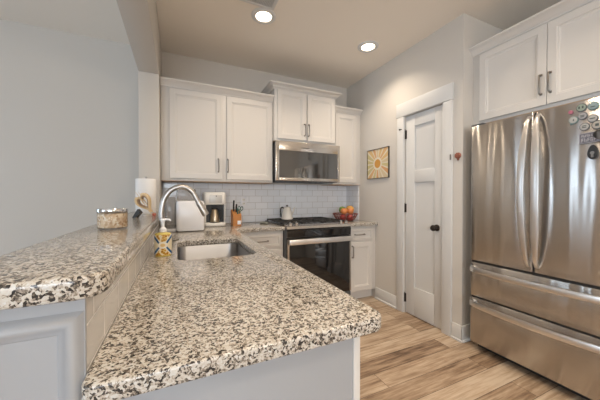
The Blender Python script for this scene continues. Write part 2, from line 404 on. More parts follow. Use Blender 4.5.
wn_ = thing('window_2', 'wide window behind the viewer', 'window', kind='structure')
m = MB()
for q in range(3):
    a = fx0 + q * (fx1 - fx0) / 2; m.box(max(fx0, a - .04), min(fx1, a + .04), YF - .09, YF - .02, fz0, fz1)
for a, b in ((fz0, fz0 + .06), (fz1 - .06, fz1), (1.42, 1.47)): m.box(fx0, fx1, YF - .085, YF - .025, a, b)
m.build('window_frame', TRIM, wn_)
MB().box(fx0, fx1, YF - .06, YF - .055, fz0, fz1).build('pane', PANE, wn_)

CX0, CX1 = -0.305, -0.147
m = MB(); m.box(CX0, CX1, 2.68, YB, 0, 2.30, .003); struct(m.build('wall_column', WALL), 'square column at the end of the raised bar', 'column')
m = MB(); m.box(CX0, CX1, YF, YB, 2.30, ZC, .003); struct(m.build('beam', WALL), 'dropped beam running over the raised bar', 'beam')
kw_ = thing('wall_knee', 'half wall carrying the raised bar top', 'wall', kind='structure')
MB().box(CX0 - .005, -0.153, 0.574, 2.68, 0, 1.0505).build('wall_core', GREYCAB, kw_)
MB().box(CX0 - .005, -0.1448, 0.566, 0.5738, 0, 1.0505).build('end_panel', GREYCAB, kw_)
MB().box(-0.153, -0.1450, 0.5745, 2.68, 0.90, 1.0500).build('tile_facing', TILE_BAR_REFL, kw_)
m = MB()    # picture-frame moulding on the end of the half wall
prof = [(0, 0), (0.004, -.004), (0.009, -.013), (0.015, -.016), (0.021, -.014), (0.025, -.007), (0.032, -.005), (0.036, 0)]
def framemould(m, x0, x1, z0, z1, y):
    rings = [[(x0 + i, y + d, z0 + i), (x1 - i, y + d, z0 + i), (x1 - i, y + d, z1 - i), (x0 + i, y + d, z1 - i)] for i, d in prof]
    m.loops(rings, False, False)
framemould(m, CX0 + .0, -0.1465, 0.12, 1.022, 0.5662)
m.build('panel_moulding', GREYCAB, kw_, ang=60)
MB().box(CX0 - .012, -0.147, 0.554, 0.566, 0, 0.11, .003).build('plinth', GREYCAB, kw_)

m = MB(); m.box(-0.146, XR, YB - .008, YB, 0.914, 1.372); struct(m.build('wall_backsplash', TILEX), 'white subway tile backsplash', 'backsplash')
m = MB(); m.box(XR - .008, XR, 2.88, YB - .008, 0.914, 1.372); struct(m.build('wall_backsplash_return', TILEY), 'short tiled return on the right wall', 'backsplash')

# door and its casing in the right wall (faces -x): local frame x -> -y, -y -> -x
door = thing('door_1', 'white two panel pantry door', 'door', (XR + .012, 2.1, 0), R(-90), kind='structure')
W = 0.438; xs0, xs1 = 0.113, 0.345
m = MB()
m.box(0, W, 0.015, 0.04, 0.008, 2.05)
for a, b, c_, d in ((0, xs0, .008, 2.05), (xs1, W, .008, 2.05)): m.box(a, b, 0, 0.02, c_, d, .0015)
for c_, d in ((.008, .295), (1.363, 1.487), (1.933, 2.05)): m.box(xs0 - .002, xs1 + .002, 0.0002, 0.02, c_, d, .0015)
m.build('door_leaf', TRIM, door)
for z in (0.16, 1.10, 1.866):
    m = MB(); m.lathe([(.0065, -.046), (.0065, .046)], (-.006, -.006, z), 12); m.lathe([(.004, .046), (.005, .052), (.002, .056)], (-.006, -.006, z), 10)
    m.box(-.005, .012, -.0025, .002, z - .045, z + .045); h = m.build('hinge', BRONZE, door); h['label'] = 'dark bronze hinge'
m = MB(); m.tube([(-.006, -.008, 1.925), (-.03, -.03, 1.926), (-.052, -.034, 1.926)], .004, 8); m.lathe([(.009, -.006), (.009, .006)], (-.052, -.034, 1.926), 12)
m.build('door_stop', BRONZE, door)
m = MB()
rot = Matrix.Rotation(R(90), 4, 'X')
t = MB(); t.lathe([(.031, 0), (.031, .004), (.024, .008), (.011, .012), (.010, .030), (.020, .036), (.027, .045), (.028, .054), (.022, .064), (.008, .068)], seg=24); t.xf(Matrix.Translation((0.374, 0, 0.93)) @ rot)
t.build('door_knob', BRONZE, door)['label'] = 'dark bronze round door knob'
m = MB()
m.box(2.105, 2.196, 0, 0, 0, 0) if False else None
m.box(XR - .019, XR + .05, 2.106, 2.197, 0, 2.055, .003); m.box(XR - .019, XR + .05, 1.563, 1.654, 0, 2.055, .003)
m.box(XR - .022, XR - .0005, 1.553, 2.207, 2.057, 2.20, .003); m.box(XR - .03, XR - .0005, 1.545, 2.215, 2.045, 2.058, .002) if False else None
struct(m.build('trim_1', TRIM), 'flat white casing around the pantry door', 'door casing')

def baseboard(name, boxes):
    m = MB()
    for (x0, x1, y0, y1), (sx, sy) in boxes:
        m.box(x0, x1, y0, y1, 0, 0.135, .004)
        m.box(x0 + min(sx, 0), x1 + max(sx, 0), y0 + min(sy, 0), y1 + max(sy, 0), 0, 0.018, .005)
    struct(m.build(name, TRIM), 'white flat baseboard', 'baseboard')
baseboard('baseboard_right', [((XR - .015, XR - .0005, 2.199, 2.545), (-.012, 0)), ((XR - .015, XR - .0005, 1.46, 1.561), (-.012, 0)), ((XR - .015, 2.30, 1.4602, 1.4745), (0, -.012))])
baseboard('baseboard_back', [((-1.48, CX0 - .001, YB - .015, YB - .0005), (0, -.012))])
baseboard('baseboard_left', [((XL + .0005, XL + .015, YF, YB - .03), (.012, 0))])

# ------------------------------------------------------------------ cabinets (local frame: x right, -y out to the room, z up)
RAISED = [(0, .003), (.003, 0), (.050, 0), (.053, .005), (.060, .0055), (.067, .012), (.071, .0125)]
RAISED_D = [(0, .003), (.003, 0), (.024, 0), (.027, .005), (.032, .010), (.034, .0105)]
CROWN = [(0, 0), (.008, 0), (.010, .010), (.018, .014), (.024, .024), (.036, .038), (.048, .044), (.054, .047), (.060, .052), (.060, .064), (0, .064)]
def pull(parent, x, y, z, L=0.13, horizontal=False):
    """arched bar pull standing on two posts"""
    m = MB(); h = L / 2; d = .030
    pts = [(0, 0, -h), (0, -.018, -h), (0, -.027, -h + .004), (0, -d, -h + .012), (0, -d - .001, 0), (0, -d, h - .012), (0, -.027, h - .004), (0, -.018, h), (0, 0, h)]
    m.tube(pts, .0055, 8, up=(1, 0, 0)); 
    for s in (-1, 1): m.box(-.008, .008, -.003, 0, s * h - .008, s * h + .008, .001)
    if horizontal: m.xf(Matrix.Rotation(R(90), 4, 'Y'))
    o = m.build('handle', PULL, parent); o.location = (x, y, z); o['label'] = 'dull pewter bar pull'; return o
def leaf(parent, x0, x1, z0, z1, yf, prof=RAISED, name='door', M=CAB):
    return MB().panel(x0, x1, z0, z1, yf, .019, prof).build(name, M, parent)
def wall_cab(label, loc, rz, w, depth, h, doors, handles, crown, base_z, pull_z, z1):
    t = thing('wall_cabinet', label, 'cabinet', loc, rz)
    MB().box(0, w, .02, depth, 0.004, h, .001).build('body', CAB, t)
    MB().box(.004, w - .004, .022, depth - .002, 0, .004).build('underside', WOODBOT, t)['label'] = 'bare wood underside'
    for (x0, x1), hx in zip(doors, handles):
        d = leaf(t, x0, x1, .026, z1, 0)
        if hx is not None: pull(d, hx, 0, pull_z)
    MB().sweep(crown, [(o, z + h - .012) for o, z in CROWN]).build('crown_moulding', CAB, t)
    return t
# left pair of doors: x -0.144 .. 0.966
wall_cab('wide white double door wall cabinet beside the column, above the coffee maker', (-.144, 2.84, 1.37), 0, 1.110, .3295, .91,
         [(.072, .559), (.606, 1.099)], [.523, .617 + .0], [(0, .02), (1.110, .02)], 1.37, .168, .884)
wall_cab('taller white double door cabinet stepping forward above the microwave', (.968, 2.78, 1.835), 0, .780, .3895, .578,
         [(.032, .377), (.397, .766)], [.355, .406], [(0, .3895), (0, .02), (.780, .02), (.780, .3895)], 1.84, .145, .560)
wall_cab('narrow white single door wall cabinet in the right corner above the fruit bowl', (1.750, 2.84, 1.37), 0, .4145, .3295, .91,
         [(.03, .345)], [None], [(0, .02), (.4145, .02)], 1.37, .168, .884)
fc = wall_cab('white double door cabinet mounted above the steel refrigerator', (2.27, 1.4745, 1.815), R(-90), 1.07, .64, .598,
         [(.062, .5075), (.5105, .985)], [.480, .531], [(0, .02), (1.07, .02)], 1.82, .168, .574)

def base_cab(label, loc, w, drawers, doors, x_f=None):
    t = thing('base_cabinet', label, 'cabinet', loc)
    MB().box(0, w, .02, .60, .11, .877, .001).build('body', CAB, t)
    MB().box(0, w, .085, .60, 0, .11).build('toe_kick', CAB, t)
    for x0, x1, z0, z1, hx in drawers:
        d = leaf(t, x0, x1, z0, z1, 0, RAISED_D, 'drawer_front'); pull(d, hx, 0, (z0 + z1) / 2, .13, True)
    for x0, x1, z0, z1, hx in doors:
        d = leaf(t, x0, x1, z0, z1, 0); 
        if hx is not None: pull(d, hx, 0, z1 - .105)
    return t
base_cab('white base cabinet between oven and right wall', (1.7625, 2.54, 0), .4020, [(.03, .345, .715, .845, .155)], [(.03, .345, .125, .690, .052)])
base_cab('white drawer base cabinet left of the oven, behind the peninsula', (.475, 2.54, 0), .50, [(.03, .475, .715, .845, .270)], [(.03, .475, .125, .690, None)])

pc = thing('peninsula_cabinet', 'white peninsula cabinet holding the sink below the speckled counter', 'cabinet')
m = MB()
m.box(-.142, .432, .602, .62, 0.0, .877); m.box(-.142, -.13, .62, 3.1, 0, .877); m.box(.41, .432, .62, 2.52, .1, .877); m.box(-.13, .36, .62, 2.52, .08, .1); m.box(.34, .36, .62, 2.52, 0, .08)
m.build('body', GREYCAB, pc)
MB().box(-.142, .424, .590, .5995, 0, .877, .001).build('end_panel', GREYCAB, pc)
MB().box(.425, .446, .586, .64, 0, .877, .002).build('corner_post', CAB, pc)
for i in range(4):
    y0 = .66 + i * .46
    m = MB().panel(0, .44, .13, .85, 0, .019, RAISED); m.xf(Matrix.Translation((.452, y0, 0)) @ Matrix.Rotation(R(90), 4, 'Z')); d = m.build('door', CAB, pc)

# ------------------------------------------------------------------ stone tops
out = [(-.1455, .56), (-.1455, .56)]
p = rrect(-.1445, .468, .540, 3.1615, .001, 6, (.022, .040, .001, .001))
# L shape: peninsula + the run up to the oven
q = []
for k in range(7): a = R(180 + 15 * k); q.append((-.1445 + .022 + .022 * math.cos(a), .522 + .022 + .022 * math.sin(a)))
for k in range(9): a = R(270 + 90 * k / 8); q.append((.484 - .042 + .042 * math.cos(a), .522 + .042 + .042 * math.sin(a)))
for k in range(5): a = R(180 - 22.5 * k); q.append((.484 + .02 + .02 * math.cos(a), 2.515 - .02 + .02 * math.sin(a)))
q += [(.978, 2.515), (.978, 3.1615), (-.1445, 3.1615)]
hole = rrect(-.004, .390, 1.383, 1.99, .06, 8)
ct = slab('countertop', [q, hole[::-1]], .878, .914, GRAN, .006)
tag(ct, 'long speckled granite countertop of the peninsula with the sink cut into it', 'countertop')
c2 = slab('countertop', [[(1.762, 2.515), (2.1635, 2.515), (2.1635, 3.1615), (1.762, 3.1615)]], .878, .914, GRAN, .006)
tag(c2, 'short speckled granite countertop in the corner right of the oven', 'countertop')
bar = slab('bar_top', [rrect(-.352, -.110, .525, 2.678, .045, 8, (.03, .045, .002, .002))], 1.051, 1.089, GRAN, .007)
tag(bar, 'raised speckled granite bar top on the half wall', 'bar top')

# sink (undermount bowl) and faucet
sk = thing('sink', 'undermount stainless steel sink set into the peninsula counter', 'sink', (.193, 1.6865, .8775))
def rr3(hx, hy, r, z): return [(a, b, z) for a, b in rrect(-hx, hx, -hy, hy, r, 8)]
m = MB()
m.loops([rr3(.212, .318, .08, -.001), rr3(.198, .304, .062, -.001), rr3(.196, .302, .06, -.006), rr3(.190, .296, .055, -.205), rr3(.184, .290, .05, -.222), rr3(.165, .27, .04, -.230), rr3(.02, .02, .015, -.234)], False, True)
m.build('bowl', SINK, sk, ang=50)
MB().lathe([(.040, -.233), (.040, -.229), (.034, -.229), (.028, -.234), (.008, -.236)], seg=24).build('drain', CHROME, sk)

from math import cos, sin
fy = 1.65
fau = thing('faucet', 'brushed nickel gooseneck faucet with pull-down head behind the sink', 'faucet', (-.082, fy, .9142))
MB().lathe([(.028, 0), (.028, .006), (.024, .010), (.0225, .014), (.0225, .085), (.018, .095)], seg=24).build('base', NICKEL, fau)
P_ = [(.0, .0, .09), (.0, 0, .20), (.002, 0, .235), (.010, 0, .278), (.024, 0, .310), (.045, 0, .336), (.075, 0, .354), (.108, 0, .3585), (.137, 0, .348), (.160, 0, .326), (.176, 0, .297), (.189, 0, .272)]
# smooth the path
def smooth(P, n=4):
    V = [Vector(p) for p in P]; o = []
    for i in range(len(V) - 1):
        p0 = V[max(i - 1, 0)]; p1 = V[i]; p2 = V[i + 1]; p3 = V[min(i + 2, len(V) - 1)]
        for k in range(n):
            t = k / n; o.append(0.5 * ((2 * p1) + (p2 - p0) * t + (2 * p0 - 5 * p1 + 4 * p2 - p3) * t * t + (3 * p1 - p0 - 3 * p2 + p3) * t ** 3))
    return o + [V[-1]]
MB().tube(smooth(P_), .0145, 16, up=(0, 1, 0)).build('spout', NICKEL, fau)
a, b = Vector((.189, 0, .272)), Vector((.231, 0, .196)); dd = (b - a).normalized()
MB().tube([a, a + dd * .004, a + dd * .012, a + dd * .05, a + dd * .078, b], [.0155, .017, .017, .0185, .020, .019], 16, up=(0, 1, 0)).build('spray_head', NICKEL, fau)
MB().tube([(.018, 0, .052), (.030, -.006, .054), (.060, -.016, .060), (.088, -.024, .067)], [.011, .009, .0065, .0055], 10).build('lever', NICKEL, fau)

# ------------------------------------------------------------------ range
rg = thing('range', 'slide-in gas range with black oven door and steel handle', 'range', (.984, 2.47, 0))
W = .770
MB().box(0.0, W, .045, .685, .03, .905, .002).build('body', GREYBODY, rg)
m = MB(); m.box(-.012, W + .010, .110, .690, .9152, .932, .005); m.build('cooktop', BLACKGLASS, rg)
m = MB()   # sloped control fascia
m.loops([[(x, .02, .885), (x, .000, .892), (x, .012, .918), (x, .060, .9305), (x, .112, .932), (x, .112, .885)] for x in (0.002, W - .002)])
m.build('control_panel', STEEL, rg, ang=20)
m = MB(); m.loops([[(x, .045, .885), (x, .010, .884), (x, .002, .872), (x, .008, .80), (x, .045, .80)] for x in (0.004, W - .004)]); m.build('vent_band', BLACKGLASS, rg, ang=20)
od = MB().box(.004, W - .004, 0, .045, .175, .797, .004).build('oven_door', BLACKGLASS, rg)
for a_ in (.004, W - .024): MB().box(a_, a_ + .020, -.0015, .0, .18, .79).build('door_edge', STEEL, od)
m = MB(); yb = -.052
m.box(.008, W - .008, yb, yb + .016, .738, .792, .006)
for x in (.045, W - .045): m.box(x - .012, x + .012, yb + .012, .001, .755, .778, .003)
m.build('handle', BAR, od)['label'] = 'broad flat stainless handle'
MB().box(.004, W - .004, .004, .045, .045, .168, .004).build('storage_drawer', GREYBODY, rg)
kn = []
for x in (.050, .118, W - .118, W - .050):
    m = MB(); m.lathe([(.021, 0), (.021, .005), (.017, .009), (.016, .026), (.012, .029)], seg=20); m.box(-.0035, .0035, -.016, .016, .024, .034, .001)
    m.xf(Matrix.Translation((x, .035, .9248)) @ Matrix.Rotation(R(12), 4, 'X')); m.build('knob', CHROME, rg)['label'] = 'bright steel control knob'
for k in range(3):
    m = MB(); x0 = .0 + k * .254; x1 = x0 + .25; za, zb = .940, .952
    for y in (.135, .665): m.box(x0 + .004, x1, y - .007, y + .007, za, zb, .003)
    for x in (x0 + .011, x1 - .007): m.box(x - .007, x + .007, .130, .670, za, zb, .003)
    for y in (.268, .40, .532): m.box(x0 + .01, x1 - .01, y - .006, y + .006, za + .001, zb, .003)
    for x in (x0 + .09, x0 + .165): m.box(x - .005, x + .005, .13, .67, za + .001, zb, .003)
    for x in (x0 + .011, x1 - .007):
        for y in (.137, .663): m.box(x - .006, x + .006, y - .006, y + .006, .932, za + .002)
    m.build('grate', IRON, rg)
for bx_, by in ((.13, .26), (.13, .54), (.38, .40), (.63, .26), (.63, .54)):
    MB().lathe([(.045, .932), (.045, .936), (.032, .938), (.030, .939)], (bx_, by, 0), 20).build('burner', IRON, rg)

# microwave over the range
mw = thing('microwave', 'stainless over-the-range microwave below the taller cabinet', 'microwave', (.982, 2.735, 1.39))
W = .782; Hh = .440
MB().box(0, W, .02, .4295, .012, Hh, .002).build('body', GREYBODY, mw)
dr = thing('t', None, None); bpy.data.objects.remove(dr)
m = MB()
x0, x1, z0, z1 = -.022, W + .008, .005, Hh - .002
ix0, ix1, iz0, iz1 = .020, W - .022, .038, .335
m.box(x0, ix0, 0, .02, z0, z1, .003); m.box(ix1, x1, 0, .02, z0, z1, .003); m.box(ix0 - .004, ix1 + .004, .0003, .02, z0, iz0, .003); m.box(ix0 - .004, ix1 + .004, .0003, .02, iz1, z1, .003)
df = m.build('door_frame', STEEL, mw)
MB().box(ix0 - .001, ix1 + .001, .005, .018, iz0 - .001, iz1 + .001).build('door_glass', MWGLASS, df)['label'] = 'dark mirror-like door glass'
MB().box(ix0 + .26, ix0 + .36, -.001, 0, iz1 + .035, iz1 + .047).build('badge', PULL, df)
m = MB(); m.box(.02, W - .02, .01, .40, .0, .012, .002)
for k in range(8): m.box(.08 + k * .075, .13 + k * .075, .06, .30, -.002, .001)
m.build('vent_grille', BLACK, mw)

# ------------------------------------------------------------------ refrigerator (local: x right = world -y, -y = out)
fr = thing('refrigerator', 'large stainless french door refrigerator with two bottom drawers', 'refrigerator', (2.128, 1.384, 0), R(-90))
W = .836
MB().box(.006, W - .006, .065, .74, .03, 1.765, .004).build('case', GREYBODY, fr)
MB().box(.02, W - .02, .075, .16, .012, .06).build('base_grille', BLACK, fr)
def fdoor(name, x0, x1, z0, z1):
    m = MB(); pts = rrect(x0, x1, 0, .062, .010, 5, (.012, .012, .003, .003)); 
    e = .005
    def ring(i, z): 
        cx, cy = (x0 + x1) / 2, .031
        return [(cx + (a - cx) * (1 - 2 * i / (x1 - x0)), cy + (b - cy) * (1 - 2 * i / .062), z) for a, b in pts]
    m.loops([ring(e, z0), ring(e * .3, z0 + e * .3), ring(0, z0 + e), ring(0, z1 - e), ring(e * .3, z1 - e * .3), ring(e, z1)])
    return m.build(name, FRIDGE, fr)
xs = .418
dl = fdoor('left_door', 0, xs - .003, .716, 1.772); drr = fdoor('right_door', xs + .003, W, .716, 1.772)
d1 = fdoor('drawer', 0, W, .436, .700); d2 = fdoor('drawer', 0, W, .066, .424)
for d, sx in ((dl, -1), (drr, 1)):
    m = MB(); n = 24; path = []; ws = []
    for k in range(n + 1):
        t = k / n; z = .760 + t * (1.742 - .760)
        o = .012 + .066 * (math.sin(PI * min(max(t, 0), 1)) ** 0.55)
        path.append((xs + sx * (.024 + .016 * math.sin(PI * t)), -o, z)); ws.append(.020 + .020 * min(1, 4.5 * min(t, 1 - t)))
    path = [(path[0][0], .002, path[0][2] - .004)] + path + [(path[-1][0], .002, path[-1][2] + .004)]; ws = [.020] + ws + [.020]
    m.ribbon(path, (1, 0, 0), ws, .016); m.build('handle', BAR, d, ang=60)['label'] = 'long bowed steel door handle'
for d, z in ((d1, .655), (d2, .386)):
    m = MB(); n = 24; path = []
    for k in range(n + 1):
        t = k / n; x = .028 + t * (W - .056); o = .030 + .052 * math.sin(PI * t) ** 0.6
        path.append((x, -o, z))
    path = [(path[0][0] - .004, .002, z)] + path + [(path[-1][0] + .004, .002, z)]
    m.ribbon(path, (0, 0, 1), .040, .018); m.build('handle', BAR, d, ang=60)['label'] = 'wide bowed steel drawer handle'
for a_ in (.0, W - .09): MB().box(a_, a_ + .09, .004, .075, 1.7725, 1.786, .003).build('hinge_cover', GREYBODY, fr)
m = MB(); m.box(xs - .0028, xs + .0028, .012, .06, .72, 1.768); m.build('door_gap_strip', BLACK, fr)  # black strip fills the gap between the doors
for a_, b_ in ((.7005, .7155), (.4245, .4355)): MB().box(.006, W - .006, .014, .062, a_, b_).build('drawer_gap_strip', BLACK, fr)  # black strips fill the gaps above the drawers

# magnets on the right-hand door (world x just in front of 2.128)
FX = 2.128
def disc_magnet(y, z, r, rimc, facec, label, sq=1.0, mark=None):
    t = thing('fridge_magnet', label, 'magnet', (FX - .0002, y, z), R(-90), 'magnets on the refrigerator door')
    rot = Matrix.Rotation(R(90), 4, 'X')
    a = MB(); a.lathe([(r, 0), (r, .004), (r * .92, .006), (r * .84, .006)], seg=28, sy=sq); a.xf(rot); a.build('rim', rimc, t)
    a = MB(); a.lathe([(r * .84, .003), (r * .84, .0064), (r * .5, .0074), (.001, .0078)], seg=28, sy=sq); a.xf(rot); a.build('face', facec, t)
    if mark:
        a = MB()
        for (mx, mz, mw_, mh) in mark: a.box(mx * r - mw_ * r, mx * r + mw_ * r, -.0095, -.006, mz * r - mh * r, mz * r + mh * r)
        a.build('emblem', mat('magnet_mark', (0.08, 0.10, 0.10), .5), t)
    return t
RIMD = mat('magnet_rim_dark', (0.10, 0.11, 0.12), .4); RIMT = mat('magnet_rim_teal', (0.14, 0.23, 0.23), .4)
FACEW = mat('magnet_face_pale', (0.42, 0.42, 0.41), .35); FACET = mat('magnet_face_teal', (0.28, 0.36, 0.37), .35); FACEG = mat('magnet_face_green', (0.30, 0.36, 0.30), .35); FACEB = mat('magnet_face_grey', (0.36, 0.36, 0.37), .35)
PINK = mat('magnet_pink', (0.42, 0.14, 0.20), .4); CREAMF = mat('magnet_face_cream', (0.44, 0.41, 0.37), .35)
disc_magnet(.787, 1.718, .011, PINK, PINK, 'tiny pink round magnet at the upper left of the magnet cluster')
disc_magnet(.740, 1.731, .023, RIMD, FACEG, 'round dark-rimmed green magnet with two dark spots, top row beside the pink one', 1, [(-.35, .05, .16, .3), (.3, .05, .16, .3)])
disc_magnet(.692, 1.727, .023, RIMT, FACET, 'round pale teal magnet at the top of the refrigerator door, right of the green one', 1, [(0, -.2, .4, .1)])
disc_magnet(.7345, 1.682, .021, RIMD, FACEB, 'round grey dark-rimmed magnet below the green top-row magnet', 1, [(0, .1, .45, .1), (0, -.25, .35, .1)])
disc_magnet(.693, 1.657, .022, RIMD, FACEW, 'round pale magnet below the teal top-row magnet', 1, [(0, .0, .5, .12)])
disc_magnet(.774, 1.668, .021, RIMT, FACEW, 'round white magnet with teal rim, leftmost below the pink one', 1, [(.1, -.05, .12, .25)])
disc_magnet(.726, 1.618, .022, RIMD, FACEW, 'round pale dark-rimmed magnet just above the lettered plaque', 1, [(0, .2, .4, .1), (0, -.2, .4, .1)])
disc_magnet(.674, 1.617, .024, RIMD, CREAMF, 'round cream magnet at the right edge above the plaque', 1, [(0, 0, .3, .3)])
t = tag(MB().lathe([(.009, 0), (.009, .004), (.006, .006)], seg=3).xf(Matrix.Rotation(R(-90), 4, 'Y')).build('fridge_magnet', RIMT, loc=(FX - .0002, .783, 1.648)), 'tiny grey-green triangular magnet under the teal-rimmed magnet', 'magnet', 'magnets on the refrigerator door')
# lettered plaque magnet
pl = thing('plaque_magnet', 'slate blue rectangular plaque magnet with pale lettering', 'magnet', (FX - .0002, .702, 1.552), R(-90), 'magnets on the refrigerator door')
PLQ = mat('plaque_slate', (0.16, 0.16, 0.20), .5); PLT = mat('plaque_letters', (0.50, 0.50, 0.54), .5)
tilt = Matrix.Rotation(R(-2), 4, 'Y')
m = MB(); m.box(-.047, .047, -.006, 0, -.030, .030, .002); m.xf(tilt); m.build('plate', PLQ, pl)
m = MB(); m.loops([[(-a_, y, -b_), (a_, y, -b_), (a_, y, b_), (-a_, y, b_)] for a_, b_, y in ((.0445, .0285, -.0055), (.0445, .0285, -.0068), (.043, .027, -.0068), (.043, .027, -.0055))], False, False)
m.xf(tilt); m.build('border', PLT, pl)
def text_mesh(body, size, name, mt, parent, loc, rot, ext=.0006):
    cu = bpy.data.curves.new(name, 'FONT'); cu.body = body; cu.size = size; cu.extrude = ext; cu.align_x = 'CENTER'; cu.align_y = 'CENTER'
    t = bpy.data.objects.new('t', cu); COL.objects.link(t); bpy.context.view_layer.update()
    me = bpy.data.meshes.new_from_object(t.evaluated_get(bpy.context.evaluated_depsgraph_get())); bpy.data.objects.remove(t); bpy.data.curves.remove(cu)
    me.materials.append(mt); o = bpy.data.objects.new(name, me); COL.objects.link(o); o.parent = parent; o.location = loc; o.rotation_euler = rot; return o
# the two lines are too small to read in the photograph: rows of letter-like strokes
m = MB(); random.seed(3)
for zc, hh, n, wd in ((.012, .007, 9, .072), (-.011, .0105, 6, .076)):
    for k in range(n):
        x = -wd / 2 + (k + .5) * wd / n; w_ = wd / n * .34
        m.box(x - w_, x - w_ * .4, -.0072, -.0055, zc - hh, zc + hh)
        if k % 3 != 1: m.box(x - w_, x + w_, -.0072, -.0055, zc + hh * .6, zc + hh)
        if k % 2 == 0: m.box(x - w_, x + w_ * .8, -.0072, -.0055, zc - hh * .2, zc + hh * .2)
        else: m.box(x + w_ * .4, x + w_, -.0072, -.0055, zc - hh, zc + hh * .3)
m.xf(tilt); m.build('lettering', PLT, pl)
bo = thing('bottle_opener_magnet', 'black teardrop bottle opener magnet below the plaque', 'magnet', (FX - .0002, .690, 1.468), R(-90), 'magnets on the refrigerator door')
m = MB(); ring = []
for k in range(32):
    a_ = 2 * PI * k / 32; x = .022 * cos(a_); z = .040 * sin(a_); x *= 1 - .22 * (z / .04); ring.append((x, z))
m.loops([[(x, 0, z) for x, z in ring], [(x, -.010, z) for x, z in ring], [(x * .85, -.014, z * .9) for x, z in ring]]); m.build('body', BLACK, bo)
m = MB(); m.box(-.005, .005, -.0165, -.013, -.030, -.012, .001); m.loops([[(.009 * cos(2 * PI * k / 16), -.0138 - d, -.005 + .009 * sin(2 * PI * k / 16)) for k in range(16)] for d in (0, .002)]); m.build('opener_plate', PULL, bo)
bk = thing('clip_magnet', 'round black clip magnet at the right end of the plaque', 'magnet', (FX - .006, .664, 1.563), R(-90), 'magnets on the refrigerator door')
m = MB(); m.lathe([(.024, 0), (.024, .008), (.018, .012)], seg=24); m.xf(Matrix.Rotation(R(90), 4, 'X')); m.build('disc', BLACK, bk)
m = MB(); m.box(-.008, .008, -.016, -.010, -.030, .012, .002); m.build('clip_arm', GREYBODY, bk)

# ------------------------------------------------------------------ ceiling fixtures
def can_light(x, y, label):
    t = thing('ceiling_light', label, 'ceiling light', (x, y, ZC - .0002), 0, 'recessed ceiling lights')
    MB().lathe([(.103, 0), (.103, -.006), (.096, -.012), (.080, -.013), (.066, -.009), (.066, 0)], seg=40).build('trim_ring', TRIM, t)
    MB().lathe([(.0655, -.001), (.0655, -.0035), (.05, -.004), (.001, -.0045)], seg=40).build('diffuser', GLOW, t)
    l = bpy.data.lights.new('lamp', 'AREA'); l.shape = 'DISK'; l.size = .125; l.energy = LAMP_W; l.color = LAMP_COL; l.spread = R(122)
    o = bpy.data.objects.new('lamp', l); COL.objects.link(o); o.parent = t; o.location = (0, 0, -.0145)
can_light(.665, 2.195, 'recessed round ceiling light, left one, beside the air vent')
can_light(1.760, 2.200, 'recessed round ceiling light, right one, nearer the pantry door')
can_light(.30, .60, 'added unseen recessed fill light over the peninsula')  # added out of view to brighten the peninsula
can_light(1.45, .90, 'added unseen recessed fill light in front of the refrigerator')  # added out of view as extra kitchen light
can_light(.75, -1.10, 'added unseen recessed fill light behind the viewer, left')  # this pair is added behind the camera as warm fill
can_light(1.95, -1.10, 'added unseen recessed fill light behind the viewer, right')
# unseen warm globe added behind the viewer to light upper walls and ceiling
pd = thing('fill_globe', 'added unseen warm fill globe hung behind the viewer', 'pendant lamp', (1.0, -2.1, ZC - .0002))
MB().lathe([(.06, 0), (.06, -.012), (.05, -.024), (.008, -.028)], seg=28).build('canopy', NICKEL, pd)
MB().lathe([(.004, -.02), (.004, -.62)], seg=8).build('cord', BLACK, pd)
MB().lathe([(.03, -.60), (.035, -.66), (.03, -.68)], seg=20).build('socket', NICKEL, pd)
MB().ball((0, 0, -.81), .14, 28, 18).build('globe', GLOBE, pd)
vt = thing('ceiling_vent', 'white slotted ceiling air vent beside the left recessed light', 'vent', (.565, 1.985, ZC - .0002))
m = MB(); m.box(-.15, .15, -.11, -.088, -.006, 0, .002); m.box(-.15, .15, .088, .11, -.006, 0, .002); m.box(-.15, -.128, -.09, .09, -.006, 0, .002); m.box(.128, .15, -.09, .09, -.006, 0, .002); m.box(-.004, .004, -.09, .09, -.006, 0)
m.build('frame', TRIM, vt)
m = MB(); m.box(-.13, .13, -.09, .09, -.0012, 0); m.build('duct_shade_sheet', BLACK, vt)  # black sheet stands for the shade inside the duct
for s in (-1, 1):
    m = MB()
    for k in range(10):
        x = s * (.014 + k * .0122); m.loops([[(x - .0045, y, -.0015), (x + .0015, y, -.006), (x + .003, y, -.0055), (x - .003, y, -.001)] for y in (-.088, .088)])
    m.build('louvre', TRIM, vt)

# ------------------------------------------------------------------ right wall: picture, ornament, plate
pi_ = thing('picture', 'small square sunburst picture in thin dark frame on the right wall', 'picture', (XR - .0005, 2.511, 1.610))
hw, hh = .187, .176
m = MB(); f_ = .006
m.box(-.018, 0, -hw, -hw + f_, -hh, hh); m.box(-.018, 0, hw - f_, hw, -hh, hh); m.box(-.018, 0, -hw, hw, -hh, -hh + f_); m.box(-.018, 0, -hw, hw, hh - f_, hh)
m.build('frame', mat('dark_frame', (.07, .055, .04), .5), pi_)
MB().box(-.012, -.002, -hw + f_, hw - f_, -hh + f_, hh - f_).build('print', SUN, pi_)
orn = thing('wall_ornament', 'small round copper red rosette ornament on wall strip beside the door', 'ornament', (XR - .0005, 1.512, 1.565), R(-90))
m = MB(); m.lathe([(.024, 0), (.027, .006), (.022, .014), (.012, .02)], seg=20); m.xf(Matrix.Rotation(R(90), 4, 'X')); m.build('backplate', COPPER, orn)
m = MB()
for k in range(7):
    a_ = 2 * PI * k / 7; m.ball((.016 * cos(a_), -.016, .016 * sin(a_)), .010, 10, 8, (1, .7, 1))
m.ball((0, -.021, 0), .010, 10, 8); m.build('petals', COPPER, orn)
m = MB(); m.box(-.008, .008, -.012, 0, -.040, -.012, .003); m.build('tail', COPPER, orn)
